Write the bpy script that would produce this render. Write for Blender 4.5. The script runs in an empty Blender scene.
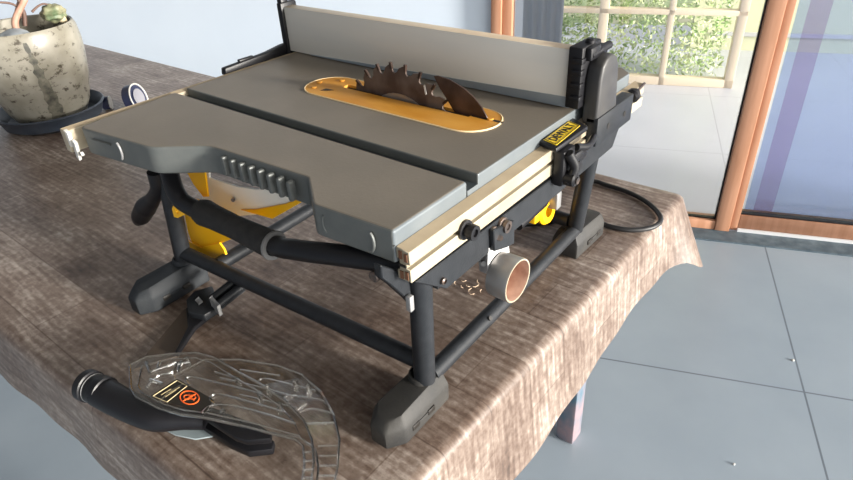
import bpy, bmesh, math, random
from mathutils import Vector, Matrix
random.seed(4)
SC = bpy.context.scene
COL = SC.collection
ZS = 1.015                      # saw-top plane stands 1.015 m over the floor
# ------------------------------------------------------------------ camera
CAM = Vector((-0.337908, -0.32184614, 0.28477721))
MR = Vector((0.619590951627885, -0.783558187873662, -0.04629923192661725))
MD = Vector((-0.4455393697206577, -0.3025178660610901, -0.8426016916329824))
MF = Vector((0.6462211097525141, 0.5426965145732808, -0.53654335368192))
FPX = 617.0
cam = bpy.data.cameras.new('camera'); co = bpy.data.objects.new('camera', cam); COL.objects.link(co)
m = Matrix(((MR.x, -MD.x, -MF.x), (MR.y, -MD.y, -MF.y), (MR.z, -MD.z, -MF.z))).to_4x4()
m.translation = CAM + Vector((0, 0, ZS)); co.matrix_world = m
cam.sensor_width = 36; cam.lens = FPX / 853 * 36; cam.clip_start = .01
SC.camera = co

def at(px, py, ax, v):          # point of the plane axis=v seen at a pixel (measuring aid)
    d = MR * ((px - 426.5) / FPX) + MD * ((py - 240) / FPX) + MF
    return CAM + d * ((v - CAM[ax]) / d[ax])
TZ = -.265                      # worktable surface
FZ = -1.015                     # floor

# ------------------------------------------------------------------ materials
def mat(name, col, rough=.5, metal=0, coat=0, noise=None, bump=None, spec=.5):
    """noise=(scale, colour2, amount[, stretch])  bump=(scale,strength)"""
    mt = bpy.data.materials.new(name); mt.use_nodes = True
    nt = mt.node_tree; b = nt.nodes['Principled BSDF']
    b.inputs['Base Color'].default_value = (*col, 1); b.inputs['Roughness'].default_value = rough
    b.inputs['Metallic'].default_value = metal; b.inputs['Coat Weight'].default_value = coat
    b.inputs['Specular IOR Level'].default_value = spec
    tc = nt.nodes.new('ShaderNodeTexCoord')
    if noise:
        n = nt.nodes.new('ShaderNodeTexNoise'); n.inputs['Scale'].default_value = noise[0]; n.inputs['Detail'].default_value = 6
        src = tc.outputs['Object']
        if len(noise) > 3:
            mp = nt.nodes.new('ShaderNodeMapping'); mp.inputs['Scale'].default_value = noise[3]
            nt.links.new(src, mp.inputs[0]); src = mp.outputs[0]
        nt.links.new(src, n.inputs['Vector'])
        r = nt.nodes.new('ShaderNodeValToRGB'); r.color_ramp.elements[0].position = .35; r.color_ramp.elements[1].position = .7
        r.color_ramp.elements[0].color = (*col, 1)
        c2 = [col[i] + (noise[1][i] - col[i]) * noise[2] for i in range(3)]
        r.color_ramp.elements[1].color = (*c2, 1)
        nt.links.new(n.outputs['Fac'], r.inputs[0]); nt.links.new(r.outputs[0], b.inputs['Base Color'])
    if bump:
        n = nt.nodes.new('ShaderNodeTexNoise'); n.inputs['Scale'].default_value = bump[0]; n.inputs['Detail'].default_value = 4
        nt.links.new(tc.outputs['Object'], n.inputs['Vector'])
        bp = nt.nodes.new('ShaderNodeBump'); bp.inputs['Strength'].default_value = bump[1]; bp.inputs['Distance'].default_value = .002
        nt.links.new(n.outputs['Fac'], bp.inputs['Height']); nt.links.new(bp.outputs[0], b.inputs['Normal'])
    return mt

CAST = mat('cast_grey', (.120, .130, .126), .5, .3, noise=(60, (.19, .19, .18), .3))
TOPM = mat('dusty_saw_top', (.172, .149, .120), .5, .15, noise=(9, (.215, .185, .148), .8), bump=(300, .08))
FENCE = mat('brushed_fence', (.64, .63, .59), .5, .1, noise=(7, (.74, .70, .62), .8, (1, .4, 3)))
FREFL = mat('bluish_reflection', (.34, .40, .46), .35, .6)
FTOP = mat('dusty_aluminium_edge', (.62, .50, .36), .45, .3, noise=(20, (.70, .60, .46), .8))
RAIL = mat('cream_aluminium', (.44, .395, .30), .4, .2, noise=(16, (.35, .28, .19), .8))
RAILTOP = mat('dusty_rail', (.36, .285, .19), .6, .1, noise=(30, (.46, .37, .25), .8))
GROOVE = mat('rail_groove', (.30, .26, .19), .5, .3)
STEEL = mat('charcoal_powder_coat', (.012, .014, .017), .45, 0, noise=(80, (.024, .026, .030), .6), bump=(400, .1), spec=.35)
BLACK = mat('black_plastic', (.008, .008, .010), .42, bump=(500, .08), spec=.35)
DARK = mat('dark_plastic', (.03, .03, .032), .45, noise=(40, (.07, .066, .06), .5))
RUBBER = mat('grey_rubber', (.016, .020, .026), .62, noise=(25, (.035, .038, .040), .7), bump=(300, .15), spec=.35)
RUBBERD = mat('dusty_rubber', (.017, .017, .017), .65, noise=(22, (.042, .039, .034), .8), bump=(300, .15))
GRIP = mat('rubber_grip', (.016, .016, .016), .65, noise=(90, (.035, .032, .03), .7), bump=(900, .4), spec=.3)
YEL = mat('yellow_paint', (1, .50, .0), .4, noise=(15, (1, .56, .02), .6))
PLATE = mat('dusty_yellow_plate', (.56, .24, .022), .5, noise=(18, (.70, .36, .07), .9, (2, .6, 1)), bump=(250, .1))
PALE = mat('pale_grey_panel', (.92, .93, .88), .5, 0, noise=(12, (.96, .96, .90), .8))
BLADE = mat('dirty_blade_steel', (.07, .045, .036), .5, .4, noise=(28, (.19, .155, .135), .8))
BLADE2 = mat('bare_blade_steel', (.42, .42, .43), .32, .8, noise=(28, (.25, .2, .17), .6))
KNIFE = mat('dark_knife_steel', (.030, .018, .014), .35, .5, noise=(30, (.11, .07, .055), .9))
PORT = mat('dusty_port', (.30, .32, .33), .35, .6, noise=(30, (.34, .27, .22), .7))
MACH = mat('machined_grey', (.115, .135, .148), .45, .2, noise=(25, (.155, .172, .18), .7))
PORTIN = mat('dusty_port_inside', (.30, .17, .12), .7, noise=(60, (.48, .32, .24), .9))
BRKT = mat('white_bracket', (.72, .72, .72), .45, .2)
STICK = mat('sticker_yellow', (.90, .62, .03), .35)
INK = mat('ink_black', (.012, .010, .008), .5)
WHITE = mat('white_plastic', (.55, .54, .51), .5)
NAVY = mat('navy_plastic', (.02, .025, .06), .35)
ORANGE = mat('orange_ink', (.85, .13, .02), .4)
BOLT = mat('bolt_steel', (.09, .085, .085), .35, .8, noise=(150, (.3, .2, .15), .6))
CORD = mat('black_rubber_cord', (.012, .012, .013), .5)
CLIP = mat('grey_clip', (.30, .30, .30), .4, .3)
BROWN = mat('brown_board', (.085, .062, .045), .5, noise=(14, (.12, .09, .07), .8))
WALL = mat('white_wall_paint', (.62, .70, .80), .6, noise=(3, (.66, .74, .83), .7), bump=(60, .05))
SOIL = mat('dark_soil', (.05, .045, .042), .9, noise=(60, (.16, .15, .14), .9), bump=(90, 1))
STONE = mat('grey_stone', (.17, .19, .21), .7, noise=(14, (.33, .36, .38), .9), bump=(60, .6))
STEM = mat('pinkish_stem', (.30, .16, .11), .6, noise=(40, (.40, .24, .18), .9))
STEMG = mat('brown_twig', (.10, .055, .04), .6)
CACT = mat('grey_green_succulent', (.085, .12, .06), .55, noise=(30, (.30, .27, .17), .9), bump=(60, .6))
SAUCER = mat('dark_blue_saucer', (.022, .030, .045), .38, noise=(20, (.06, .07, .085), .6))
ALU = mat('white_track', (.75, .76, .78), .4, .2)
LEAF = mat('garden_leaf', (.20, .36, .06), .5, noise=(9, (.98, 1, .66), .95))
CHIP = mat('pale_wood_chip', (.62, .47, .33), .8)
CURT = mat('grey_curtain', (.30, .33, .36), .8)
BEIGE = mat('beige_plaster', (.66, .66, .42), .8)
PBEIGE = mat('pale_post_paint', (.74, .62, .44), .6)
GRASS = mat('garden_ground', (.20, .30, .10), .9, noise=(4, (.55, .5, .35), .8))

def frame_wood():
    mt = mat('orange_wood', (.38, .185, .105), .45, noise=(9, (.48, .255, .16), .9, (6, 6, .5)), bump=(60, .1))
    return mt
WOOD = frame_wood()

def cloth_mat():
    mt = bpy.data.materials.new('wood_print_tablecloth'); mt.use_nodes = True
    nt = mt.node_tree; N = nt.nodes.new; L = nt.links.new
    b = nt.nodes['Principled BSDF']; b.inputs['Roughness'].default_value = .42; b.inputs['Specular IOR Level'].default_value = .6
    uv = N('ShaderNodeUVMap'); uv.uv_map = 'print'
    # planks: brick texture for tone steps
    mp = N('ShaderNodeMapping'); mp.inputs['Scale'].default_value = (1, 1, 1); L(uv.outputs[0], mp.inputs[0])
    br = N('ShaderNodeTexBrick'); br.offset = .37; br.inputs['Scale'].default_value = 1
    br.inputs['Brick Width'].default_value = .34; br.inputs['Row Height'].default_value = .085
    br.inputs['Mortar Size'].default_value = .0012; br.inputs['Mortar Smooth'].default_value = .6; br.inputs['Bias'].default_value = 0
    br.inputs['Color1'].default_value = (.0, .0, .0, 1); br.inputs['Color2'].default_value = (1, 1, 1, 1); br.inputs['Mortar'].default_value = (.2, .2, .2, 1)
    L(mp.outputs[0], br.inputs['Vector'])
    # grain
    n0 = N('ShaderNodeTexNoise'); n0.inputs['Scale'].default_value = 2.2; n0.inputs['Detail'].default_value = 3
    L(uv.outputs[0], n0.inputs['Vector'])
    add = N('ShaderNodeVectorMath'); add.operation = 'MULTIPLY_ADD'; add.inputs[1].default_value = (.035, .035, 0)
    L(n0.outputs['Color'], add.inputs[0]); L(uv.outputs[0], add.inputs[2])
    mg = N('ShaderNodeMapping'); mg.inputs['Scale'].default_value = (16, 110, 1); L(add.outputs[0], mg.inputs[0])
    g = N('ShaderNodeTexNoise'); g.inputs['Scale'].default_value = 1; g.inputs['Detail'].default_value = 7; g.inputs['Roughness'].default_value = .65
    L(mg.outputs[0], g.inputs['Vector'])
    mh = N('ShaderNodeMapping'); mh.inputs['Scale'].default_value = (7, 11, 1); L(add.outputs[0], mh.inputs[0])
    h = N('ShaderNodeTexNoise'); h.inputs['Scale'].default_value = 1; h.inputs['Detail'].default_value = 4
    L(mh.outputs[0], h.inputs['Vector'])
    mw = N('ShaderNodeMapping'); mw.inputs['Scale'].default_value = (1.6, 22, 1); L(add.outputs[0], mw.inputs[0])
    w = N('ShaderNodeTexWave'); w.wave_type = 'RINGS'; w.inputs['Scale'].default_value = 1.3; w.inputs['Distortion'].default_value = 4; w.inputs['Detail'].default_value = 3
    L(mw.outputs[0], w.inputs['Vector'])
    def mth(op, a, b_):
        x = N('ShaderNodeMath'); x.operation = op
        for i, v in ((0, a), (1, b_)):
            if isinstance(v, (int, float)): x.inputs[i].default_value = v
            else: L(v, x.inputs[i])
        return x.outputs[0]
    # fine mottling without direction, and short cross marks
    f = N('ShaderNodeTexNoise'); f.inputs['Scale'].default_value = 85; f.inputs['Detail'].default_value = 8; f.inputs['Roughness'].default_value = .7; L(uv.outputs[0], f.inputs['Vector'])
    mc_ = N('ShaderNodeMapping'); mc_.inputs['Scale'].default_value = (70, 11, 1); L(uv.outputs[0], mc_.inputs[0])
    c_ = N('ShaderNodeTexNoise'); c_.inputs['Scale'].default_value = 1; c_.inputs['Detail'].default_value = 5; L(mc_.outputs[0], c_.inputs['Vector'])
    s = mth('ADD', mth('MULTIPLY', g.outputs['Fac'], .34), mth('MULTIPLY', h.outputs['Fac'], .30))
    s = mth('ADD', s, mth('MULTIPLY', f.outputs['Fac'], .34))
    s = mth('ADD', s, mth('MULTIPLY', c_.outputs['Fac'], .08))
    s = mth('ADD', s, mth('MULTIPLY', w.outputs['Fac'], .035))
    s = mth('ADD', s, mth('MULTIPLY', br.outputs['Color'], .055))
    s = mth('SUBTRACT', s, mth('MULTIPLY', br.outputs['Fac'], .05))
    r = N('ShaderNodeValToRGB'); e = r.color_ramp.elements
    e[0].position = .40; e[0].color = (.050, .034, .026, 1); e[1].position = .82; e[1].color = (.62, .55, .49, 1)
    x = e.new(.51); x.color = (.118, .080, .061, 1); x = e.new(.60); x.color = (.205, .158, .129, 1)
    L(s, r.inputs[0]); L(r.outputs[0], b.inputs['Base Color'])
    bp = N('ShaderNodeBump'); bp.inputs['Strength'].default_value = .25; bp.inputs['Distance'].default_value = .001
    L(g.outputs['Fac'], bp.inputs['Height']); L(bp.outputs[0], b.inputs['Normal'])
    return mt
CLOTH = cloth_mat()

def tile_mat(name, c1, c2, grout, rough, size=.82, off=(0, 0)):
    mt = bpy.data.materials.new(name); mt.use_nodes = True
    nt = mt.node_tree; N = nt.nodes.new; L = nt.links.new
    b = nt.nodes['Principled BSDF']; b.inputs['Roughness'].default_value = rough
    uv = N('ShaderNodeUVMap'); uv.uv_map = 'print'
    mp = N('ShaderNodeMapping'); mp.inputs['Location'].default_value = (off[0], off[1], 0); L(uv.outputs[0], mp.inputs[0])
    br = N('ShaderNodeTexBrick'); br.offset = 0; br.inputs['Scale'].default_value = 1
    br.inputs['Brick Width'].default_value = size; br.inputs['Row Height'].default_value = size
    br.inputs['Mortar Size'].default_value = .003; br.inputs['Mortar Smooth'].default_value = .3
    br.inputs['Mortar'].default_value = (*grout, 1)
    L(mp.outputs[0], br.inputs['Vector'])
    n = N('ShaderNodeTexNoise'); n.inputs['Scale'].default_value = 3.5; n.inputs['Detail'].default_value = 5; L(uv.outputs[0], n.inputs['Vector'])
    r = N('ShaderNodeValToRGB'); r.color_ramp.elements[0].position = .3; r.color_ramp.elements[1].position = .7
    r.color_ramp.elements[0].color = (*c1, 1); r.color_ramp.elements[1].color = (*c2, 1); L(n.outputs['Fac'], r.inputs[0])
    L(r.outputs[0], br.inputs['Color1']); L(r.outputs[0], br.inputs['Color2']); L(br.outputs['Color'], b.inputs['Base Color'])
    return mt
TILE = tile_mat('grey_floor_tiles', (.255, .305, .355), (.295, .345, .395), (.13, .155, .185), .34)
TILEIN = tile_mat('pale_floor_tiles', (.56, .57, .61), (.60, .61, .65), (.42, .42, .47), .3)

def glass_mat(name, tint, gloss, rough=.0, edge=(1, 1, 1)):
    mt = bpy.data.materials.new(name); mt.use_nodes = True
    nt = mt.node_tree; N = nt.nodes.new; L = nt.links.new
    nt.nodes.remove(nt.nodes['Principled BSDF']); out = nt.nodes['Material Output']
    t = N('ShaderNodeBsdfTransparent'); t.inputs[0].default_value = (*tint, 1)
    g = N('ShaderNodeBsdfGlossy'); g.inputs['Color'].default_value = (*edge, 1); g.inputs['Roughness'].default_value = rough
    lw = N('ShaderNodeFresnel'); lw.inputs['IOR'].default_value = 1.45
    mm = N('ShaderNodeMath'); mm.operation = 'MULTIPLY_ADD'; mm.inputs[1].default_value = gloss[0]; mm.inputs[2].default_value = gloss[1]; mm.use_clamp = True
    L(lw.outputs[0], mm.inputs[0])
    mx = N('ShaderNodeMixShader'); L(mm.outputs[0], mx.inputs[0]); L(t.outputs[0], mx.inputs[1]); L(g.outputs[0], mx.inputs[2])
    L(mx.outputs[0], out.inputs['Surface'])
    return mt
GLASS = glass_mat('window_glass', (.93, .93, .95), (1, .04))
BLUEGL = glass_mat('blue_tinted_glass', (.66, .74, .92), (1, .07))
CLEAR = glass_mat('clear_plastic', (.975, .97, .96), (.22, .0), .25)
CLEARR = glass_mat('clear_plastic_rib', (.93, .93, .91), (1.2, .30), .12)
SC.cycles.transparent_max_bounces = 48

def pot_mat():
    mt = mat('aged_stone_glaze', (.20, .185, .145), .32, noise=(16, (.34, .32, .27), .9), bump=(40, .3))
    nt = mt.node_tree; N = nt.nodes.new; L = nt.links.new; b = nt.nodes['Principled BSDF']
    src = b.inputs['Base Color'].links[0].from_socket
    tc = N('ShaderNodeTexCoord'); mp = N('ShaderNodeMapping'); mp.inputs['Scale'].default_value = (28, 28, 40); L(tc.outputs['Object'], mp.inputs[0])
    n = N('ShaderNodeTexNoise'); n.inputs['Scale'].default_value = 1.6; n.inputs['Detail'].default_value = 5; n.inputs['Roughness'].default_value = .7; L(mp.outputs[0], n.inputs['Vector'])
    r = N('ShaderNodeValToRGB'); r.color_ramp.elements[0].position = .55; r.color_ramp.elements[0].color = (0, 0, 0, 1); r.color_ramp.elements[1].position = .64
    L(n.outputs['Fac'], r.inputs[0])
    mx = N('ShaderNodeMixRGB'); mx.inputs['Color2'].default_value = (.050, .040, .026, 1)
    L(r.outputs[0], mx.inputs[0]); L(src, mx.inputs['Color1']); L(mx.outputs[0], b.inputs['Base Color'])
    return mt
POT = pot_mat()
STAIN = mat('dark_glaze_run', (.055, .055, .045), .4, noise=(55, (.24, .22, .17), .95))
PAINT = mat('worn_blue_paint', (.07, .14, .19), .55, noise=(22, (.30, .20, .21), 1, (1, 1, .6)))
DARKW = mat('dark_table_wood', (.10, .07, .05), .6)

# ------------------------------------------------------------------ mesh helpers
ORG = {}
def thing(name, label, cat, base=(0, 0, 0), group=None):
    o = bpy.data.objects.new(name, None); COL.objects.link(o); o.empty_display_size = .05
    o.location = Vector(base) + Vector((0, 0, ZS)); ORG[o.name] = Vector(base)
    o['label'] = label; o['category'] = cat
    if group: o['group'] = group
    return o
def obj(name, bm, mats, parent=None, base=None, angle=38):
    if base is None: base = ORG[parent.name] if parent else Vector((0, 0, 0))
    base = Vector(base)
    bmesh.ops.remove_doubles(bm, verts=bm.verts, dist=1e-6)
    bmesh.ops.recalc_face_normals(bm, faces=bm.faces)
    bmesh.ops.translate(bm, verts=bm.verts, vec=-base)
    a = math.radians(angle)
    for e in bm.edges:
        if len(e.link_faces) == 2 and e.calc_face_angle(0) > a: e.smooth = False
    for f in bm.faces: f.smooth = True
    me = bpy.data.meshes.new(name); bm.to_mesh(me); bm.free()
    o = bpy.data.objects.new(name, me); COL.objects.link(o)
    for mt in (mats if isinstance(mats, (list, tuple)) else [mats]): me.materials.append(mt)
    ORG[o.name] = base
    if parent: o.parent = parent
    else: o.location = base + Vector((0, 0, ZS))
    return o
def tag(o, label, cat, group=None, kind=None):
    o['label'] = label; o['category'] = cat
    if group: o['group'] = group
    if kind: o['kind'] = kind
    return o
def struct(o, label=None):
    o['kind'] = 'structure'
    if label: o['label'] = label
    return o
def new(): return bmesh.new()
def bev(bm, w, seg=2, ang=30, faces=None):
    es = [e for e in bm.edges if len(e.link_faces) == 2 and e.calc_face_angle(0) > math.radians(ang)]
    if es: bmesh.ops.bevel(bm, geom=es, offset=w, segments=seg, profile=.5, affect='EDGES', clamp_overlap=True)
    return bm
def merge(dst, src):
    me = bpy.data.meshes.new('t'); src.to_mesh(me); src.free(); dst.from_mesh(me); bpy.data.meshes.remove(me); return dst
def box(x0, x1, y0, y1, z0, z1, b=0, mt=0):
    bm = new(); bmesh.ops.create_cube(bm, size=1)
    for v in bm.verts: v.co = Vector((x0 + (v.co.x + .5) * (x1 - x0), y0 + (v.co.y + .5) * (y1 - y0), z0 + (v.co.z + .5) * (z1 - z0)))
    if b: bev(bm, b)
    for f in bm.faces: f.material_index = mt
    return bm
def obox(c, ax, ay, az, b=0):      # oriented box: centre + half-axis vectors
    bm = new(); bmesh.ops.create_cube(bm, size=2)
    c, ax, ay, az = map(Vector, (c, ax, ay, az))
    for v in bm.verts: v.co = c + ax * v.co.x + ay * v.co.y + az * v.co.z
    if b: bev(bm, b)
    return bm
def prism(outer, h, holes=(), n=None, b=0, seg=2, mt=0):
    """outer: list of 3D points, extruded by vector h"""
    bm = new(); h = Vector(h); es = []
    for loop in (outer, *holes):
        vs = [bm.verts.new(Vector(p)) for p in loop]
        es += [bm.edges.new((vs[i], vs[(i + 1) % len(vs)])) for i in range(len(vs))]
    bmesh.ops.triangle_fill(bm, use_beauty=True, use_dissolve=False, edges=es)
    if holes:
        pass
    fs = list(bm.faces)
    ext = bmesh.ops.extrude_face_region(bm, geom=fs)
    vs = [g for g in ext['geom'] if isinstance(g, bmesh.types.BMVert)]
    bmesh.ops.translate(bm, verts=vs, vec=h)
    # keep the base cap
    bmesh.ops.holes_fill(bm, edges=[e for e in bm.edges if e.is_boundary], sides=0)
    bmesh.ops.recalc_face_normals(bm, faces=bm.faces)
    bmesh.ops.dissolve_limit(bm, angle_limit=.01, verts=bm.verts, edges=bm.edges)
    if b: bev(bm, b, seg)
    for f in bm.faces: f.material_index = mt
    return bm
def frames(pts):
    T = []
    for i in range(len(pts)):
        a = pts[max(i - 1, 0)]; c = pts[min(i + 1, len(pts) - 1)]; T.append((c - a).normalized())
    up = Vector((0, 0, 1)) if abs(T[0].z) < .9 else Vector((1, 0, 0))
    U = [(up - T[0] * up.dot(T[0])).normalized()]
    for i in range(1, len(pts)):
        u = U[-1] - T[i] * U[-1].dot(T[i]); U.append(u.normalized())
    return T, U
def catm(pts, n=8):
    pts = [Vector(p) for p in pts]; P = [pts[0] * 2 - pts[1]] + pts + [pts[-1] * 2 - pts[-2]]; out = []
    for i in range(1, len(P) - 2):
        for k in range(n):
            t = k / n
            out.append(.5 * ((2 * P[i]) + (P[i + 1] - P[i - 1]) * t + (2 * P[i - 1] - 5 * P[i] + 4 * P[i + 1] - P[i + 2]) * t * t + (3 * P[i] - P[i - 1] - 3 * P[i + 1] + P[i + 2]) * t ** 3))
    out.append(pts[-1]); return out
def tube(pts, r, seg=16, curve=False, cap=True):
    pts = [Vector(p) for p in pts]
    if curve: 
        n0 = len(pts); pts = catm(pts, 8)
        if isinstance(r, (list, tuple)):
            rr = []
            for i in range(n0 - 1):
                for k in range(8): rr.append(r[i] + (r[i + 1] - r[i]) * k / 8)
            r = rr + [r[-1]]
    if not isinstance(r, (list, tuple)): r = [r] * len(pts)
    T, U = frames(pts); bm = new(); rings = []
    for p, t, u, q in zip(pts, T, U, r):
        v = t.cross(u); rings.append([bm.verts.new(p + (u * math.cos(2 * math.pi * k / seg) + v * math.sin(2 * math.pi * k / seg)) * q) for k in range(seg)])
    for a, b in zip(rings, rings[1:]):
        for k in range(seg): bm.faces.new((a[k], a[(k + 1) % seg], b[(k + 1) % seg], b[k]))
    if cap: bm.faces.new(rings[0]); bm.faces.new(rings[-1])
    return bm
def lathe(prof, c, axis=(0, 0, 1), seg=40, mt=None):
    """prof: list of (r, h) along axis from c"""
    c = Vector(c); ax = Vector(axis).normalized(); up = Vector((0, 0, 1)) if abs(ax.z) < .9 else Vector((1, 0, 0))
    u = (up - ax * up.dot(ax)).normalized(); v = ax.cross(u); bm = new(); rings = []
    for r, h in prof:
        if r < 1e-6: rings.append([bm.verts.new(c + ax * h)])
        else: rings.append([bm.verts.new(c + ax * h + (u * math.cos(2 * math.pi * k / seg) + v * math.sin(2 * math.pi * k / seg)) * r) for k in range(seg)])
    for i, (a, b) in enumerate(zip(rings, rings[1:])):
        for k in range(seg):
            k2 = (k + 1) % seg
            if len(a) == 1 and len(b) == 1: continue
            if len(a) == 1: f = bm.faces.new((a[0], b[k2], b[k]))
            elif len(b) == 1: f = bm.faces.new((a[k], a[k2], b[0]))
            else: f = bm.faces.new((a[k], a[k2], b[k2], b[k]))
            if mt: f.material_index = mt[i]
    return bm
def cyl(a, b, r, seg=20, bevel=0):
    a, b = Vector(a), Vector(b); L = (b - a).length
    p = [(0, 0), (r - bevel, 0), (r, bevel), (r, L - bevel), (r - bevel, L), (0, L)] if bevel else [(0, 0), (r, 0), (r, L), (0, L)]
    return lathe(p, a, b - a, seg)
def arc(cx, cy, r, a0, a1, n): return [(cx + r * math.cos(math.radians(a0 + (a1 - a0) * i / n)), cy + r * math.sin(math.radians(a0 + (a1 - a0) * i / n))) for i in range(n + 1)]
def rounded(pts, r, n=4):           # 2D polygon with rounded corners, r per vertex or single
    out = []; N = len(pts)
    for i in range(N):
        p = Vector(pts[i]); a = Vector(pts[i - 1]) - p; b = Vector(pts[(i + 1) % N]) - p
        q = r[i] if isinstance(r, (list, tuple)) else r
        q = min(q, a.length * .45, b.length * .45)
        if q <= 0: out.append(tuple(p)); continue
        a.normalize(); b.normalize()
        for k in range(n + 1):
            t = k / n; out.append(tuple((p + a * q) * (1 - t) ** 2 + p * 2 * t * (1 - t) + (p + b * q) * t * t))
    return out
def z3(pts, z): return [(x, y, z) for x, y in pts]
def px(pts, ax, v): return [at(x, y, ax, v) for x, y in pts]

# ================================================================== SETTING
RA = Vector((1.929, .067, 0)); RU = Vector((-.36152785, .93236131, 0)); RN = Vector((-.93236131, -.36152785, 0))
def rm(u, d, z): return RA + RU * u + RN * d + Vector((0, 0, z))       # u along the window wall to the left, d in front of it
def rbox(u0, u1, d0, d1, z0, z1, b=0):
    bm = box(u0, u1, d0, d1, z0, z1, b)
    for v in bm.verts: v.co = rm(*v.co)
    return bm
def uvplane(u0, u1, d0, d1, z0, z1, n=1):
    bm = rbox(u0, u1, d0, d1, z0, z1); uvl = bm.loops.layers.uv.new('print')
    for f in bm.faces:
        for l in f.loops:
            p = l.vert.co - RA; l[uvl].uv = (p.dot(RU), p.dot(RN))
    return bm
TILE.node_tree.nodes['Mapping'].inputs['Location'].default_value = (.118 + .82 * 4, -.825 + .82 * 4, 0)
TILEIN.node_tree.nodes['Mapping'].inputs['Location'].default_value = (.04 + .82 * 8, .73 + .82 * 8, 0)
struct(obj('floor', uvplane(-2.2, 4.2, 0, 4.2, FZ - .05, FZ), TILE, base=(0, 0, FZ)), 'blue grey square tiled veranda floor')
struct(obj('floor_inside', uvplane(-3.2, 3.4, -3.2, -.055, FZ - .05, FZ), TILEIN, base=(1, 1, FZ)), 'pale tiled floor beyond the window')
# white wall left of the window
struct(obj('wall_left', rbox(.925, 4.2, -.10, .0, FZ, 1.1), WALL, base=(1.5, 1, FZ)), 'bright white painted wall behind the table')
# stone sill strip
struct(obj('trim_1', rbox(-2.2, .925, .0, .085, FZ, FZ + .006), mat('dark_sill_stone', (.055, .085, .11), .6, noise=(30, (.12, .16, .19), .9), bump=(80, .6)), base=(1.9, 0, FZ)), 'rough dark stone strip under the window frame')
struct(obj('trim_2', rbox(.925, 4.2, .0, .012, FZ, FZ + .07), STONE, base=(1.9, 0, FZ)), 'stone skirting under the white wall')
# fixed window
w = rbox(.858, .893, -.05, .012, FZ, 1.1, .003)
merge(w, rbox(.0, .052, -.05, .012, FZ + .006, 1.1, .003))
merge(w, rbox(.052, .858, -.05, .008, FZ + .006, FZ + .044, .003))
merge(w, rbox(.893, .93, -.02, .03, FZ, 1.1, .003))
win = struct(obj('window_1', w, WOOD, base=(1.6, .5, FZ)), 'fixed window in an orange wood frame')
obj('window_pane', rbox(.052, .858, -.028, -.022, FZ + .044, 1.1), GLASS, win)
obj('glazing_bead', merge(rbox(.052, .057, -.022, -.008, FZ + .044, 1.1), rbox(.057, .858, -.022, -.008, FZ + .044, FZ + .049)), BLACK, win)
# sliding door on the right
w = rbox(-.03, .0, -.06, -.006, FZ + .006, 1.1, .003)
merge(w, rbox(-2.2, -.03, -.06, -.006, FZ + .012, FZ + .074, .003))
d = struct(obj('door_1', w, WOOD, base=(2, -.5, FZ)), 'sliding glass door in an orange wood frame')
obj('door_track', rbox(-2.2, -.03, -.004, .004, FZ + .006, FZ + .018), ALU, d)
obj('door_pane', rbox(-2.2, -.03, -.036, -.030, FZ + .074, 1.1), GLASS, d)
obj('door_seal', rbox(-2.2, -.03, -.030, -.012, FZ + .074, FZ + .080), BLACK, d)
# second, tinted sliding leaf just behind
w = rbox(-2.2, -.052, -.085, -.065, FZ, FZ + .012, .002)
d2 = struct(obj('door_2', w, ALU, base=(2, -.5, FZ)), 'second sliding leaf of blue tinted glass behind the first')
obj('lilac_reflection', rbox(-.150, -.085, -.0835, -.0825, FZ + .012, 1.1), glass_mat('reflected_lilac', (.86, .74, .84), (.3, .02)), d2)  # translucent tinted strip added to stand for the reflection of a post
obj('tinted_pane', rbox(-2.2, -.052, -.078, -.072, FZ, 1.1), BLUEGL, d2)

# inside: garden windows and a beige wall
w = new()
for (u0, u1, z0, z1) in ((.89, .965, FZ, .9), (.585, .640, FZ, .9), (.215, .250, FZ, .9), (-.17, -.12, FZ, .9), (-.17, .965, -.60, -.57), (-.17, .965, FZ, FZ + .05)):
    merge(w, rbox(u0, u1, -1.76, -1.70, z0, z1, .003))
w2 = struct(obj('window_2', w, PBEIGE, base=(2, 2, FZ)), 'pale framed garden window on the far side of the room')
struct(obj('wall_partition', rbox(.965, 3.4, -1.78, -1.68, FZ, 1.1), CURT, base=(2, 2, FZ)), 'grey inner partition wall')
struct(obj('wall_far', rbox(-3.2, .03, -2.66, -2.54, FZ, 1.1), BEIGE, base=(3, -1, FZ)), 'beige inner wall beyond the door')
struct(obj('ceiling', rbox(-1.9, 4.2, -.1, 4.4, 1.46, 1.52), mat('timber_ceiling', (.42, .38, .33), .7), base=(0, 0, 1.46)), 'veranda ceiling')
struct(obj('trim_3', rbox(-3.2, -.13, -2.54, -2.52, FZ + .10, FZ + .125), WHITE, base=(3, -1, FZ)), 'white rail on the beige inner wall')
struct(obj('ground', rbox(-4, 6, -9, -3.2, FZ - .06, FZ - .01), GRASS, base=(4, 4, FZ)), 'garden ground')
# folded curtain inside, left end of the window
bm = new(); N_ = 60; prev = None
for i in range(N_ + 1):
    u = .70 + .17 * i / N_ if False else .715 + .16 * i / N_
    dd = -.34 + .005 * math.sin(i * .45)
    a = bm.verts.new(rm(u, dd, FZ + .02)); b = bm.verts.new(rm(u, dd, 1.1))
    if prev: bm.faces.new((prev[0], a, b, prev[1]))
    prev = (a, b)
bmesh.ops.solidify(bm, geom=bm.faces, thickness=.003)
tag(obj('curtain', bm, CURT, base=rm(.79, -.34, FZ + .02), angle=80), 'grey blue curtain hanging inside at the left end of the window', 'curtain')

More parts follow.
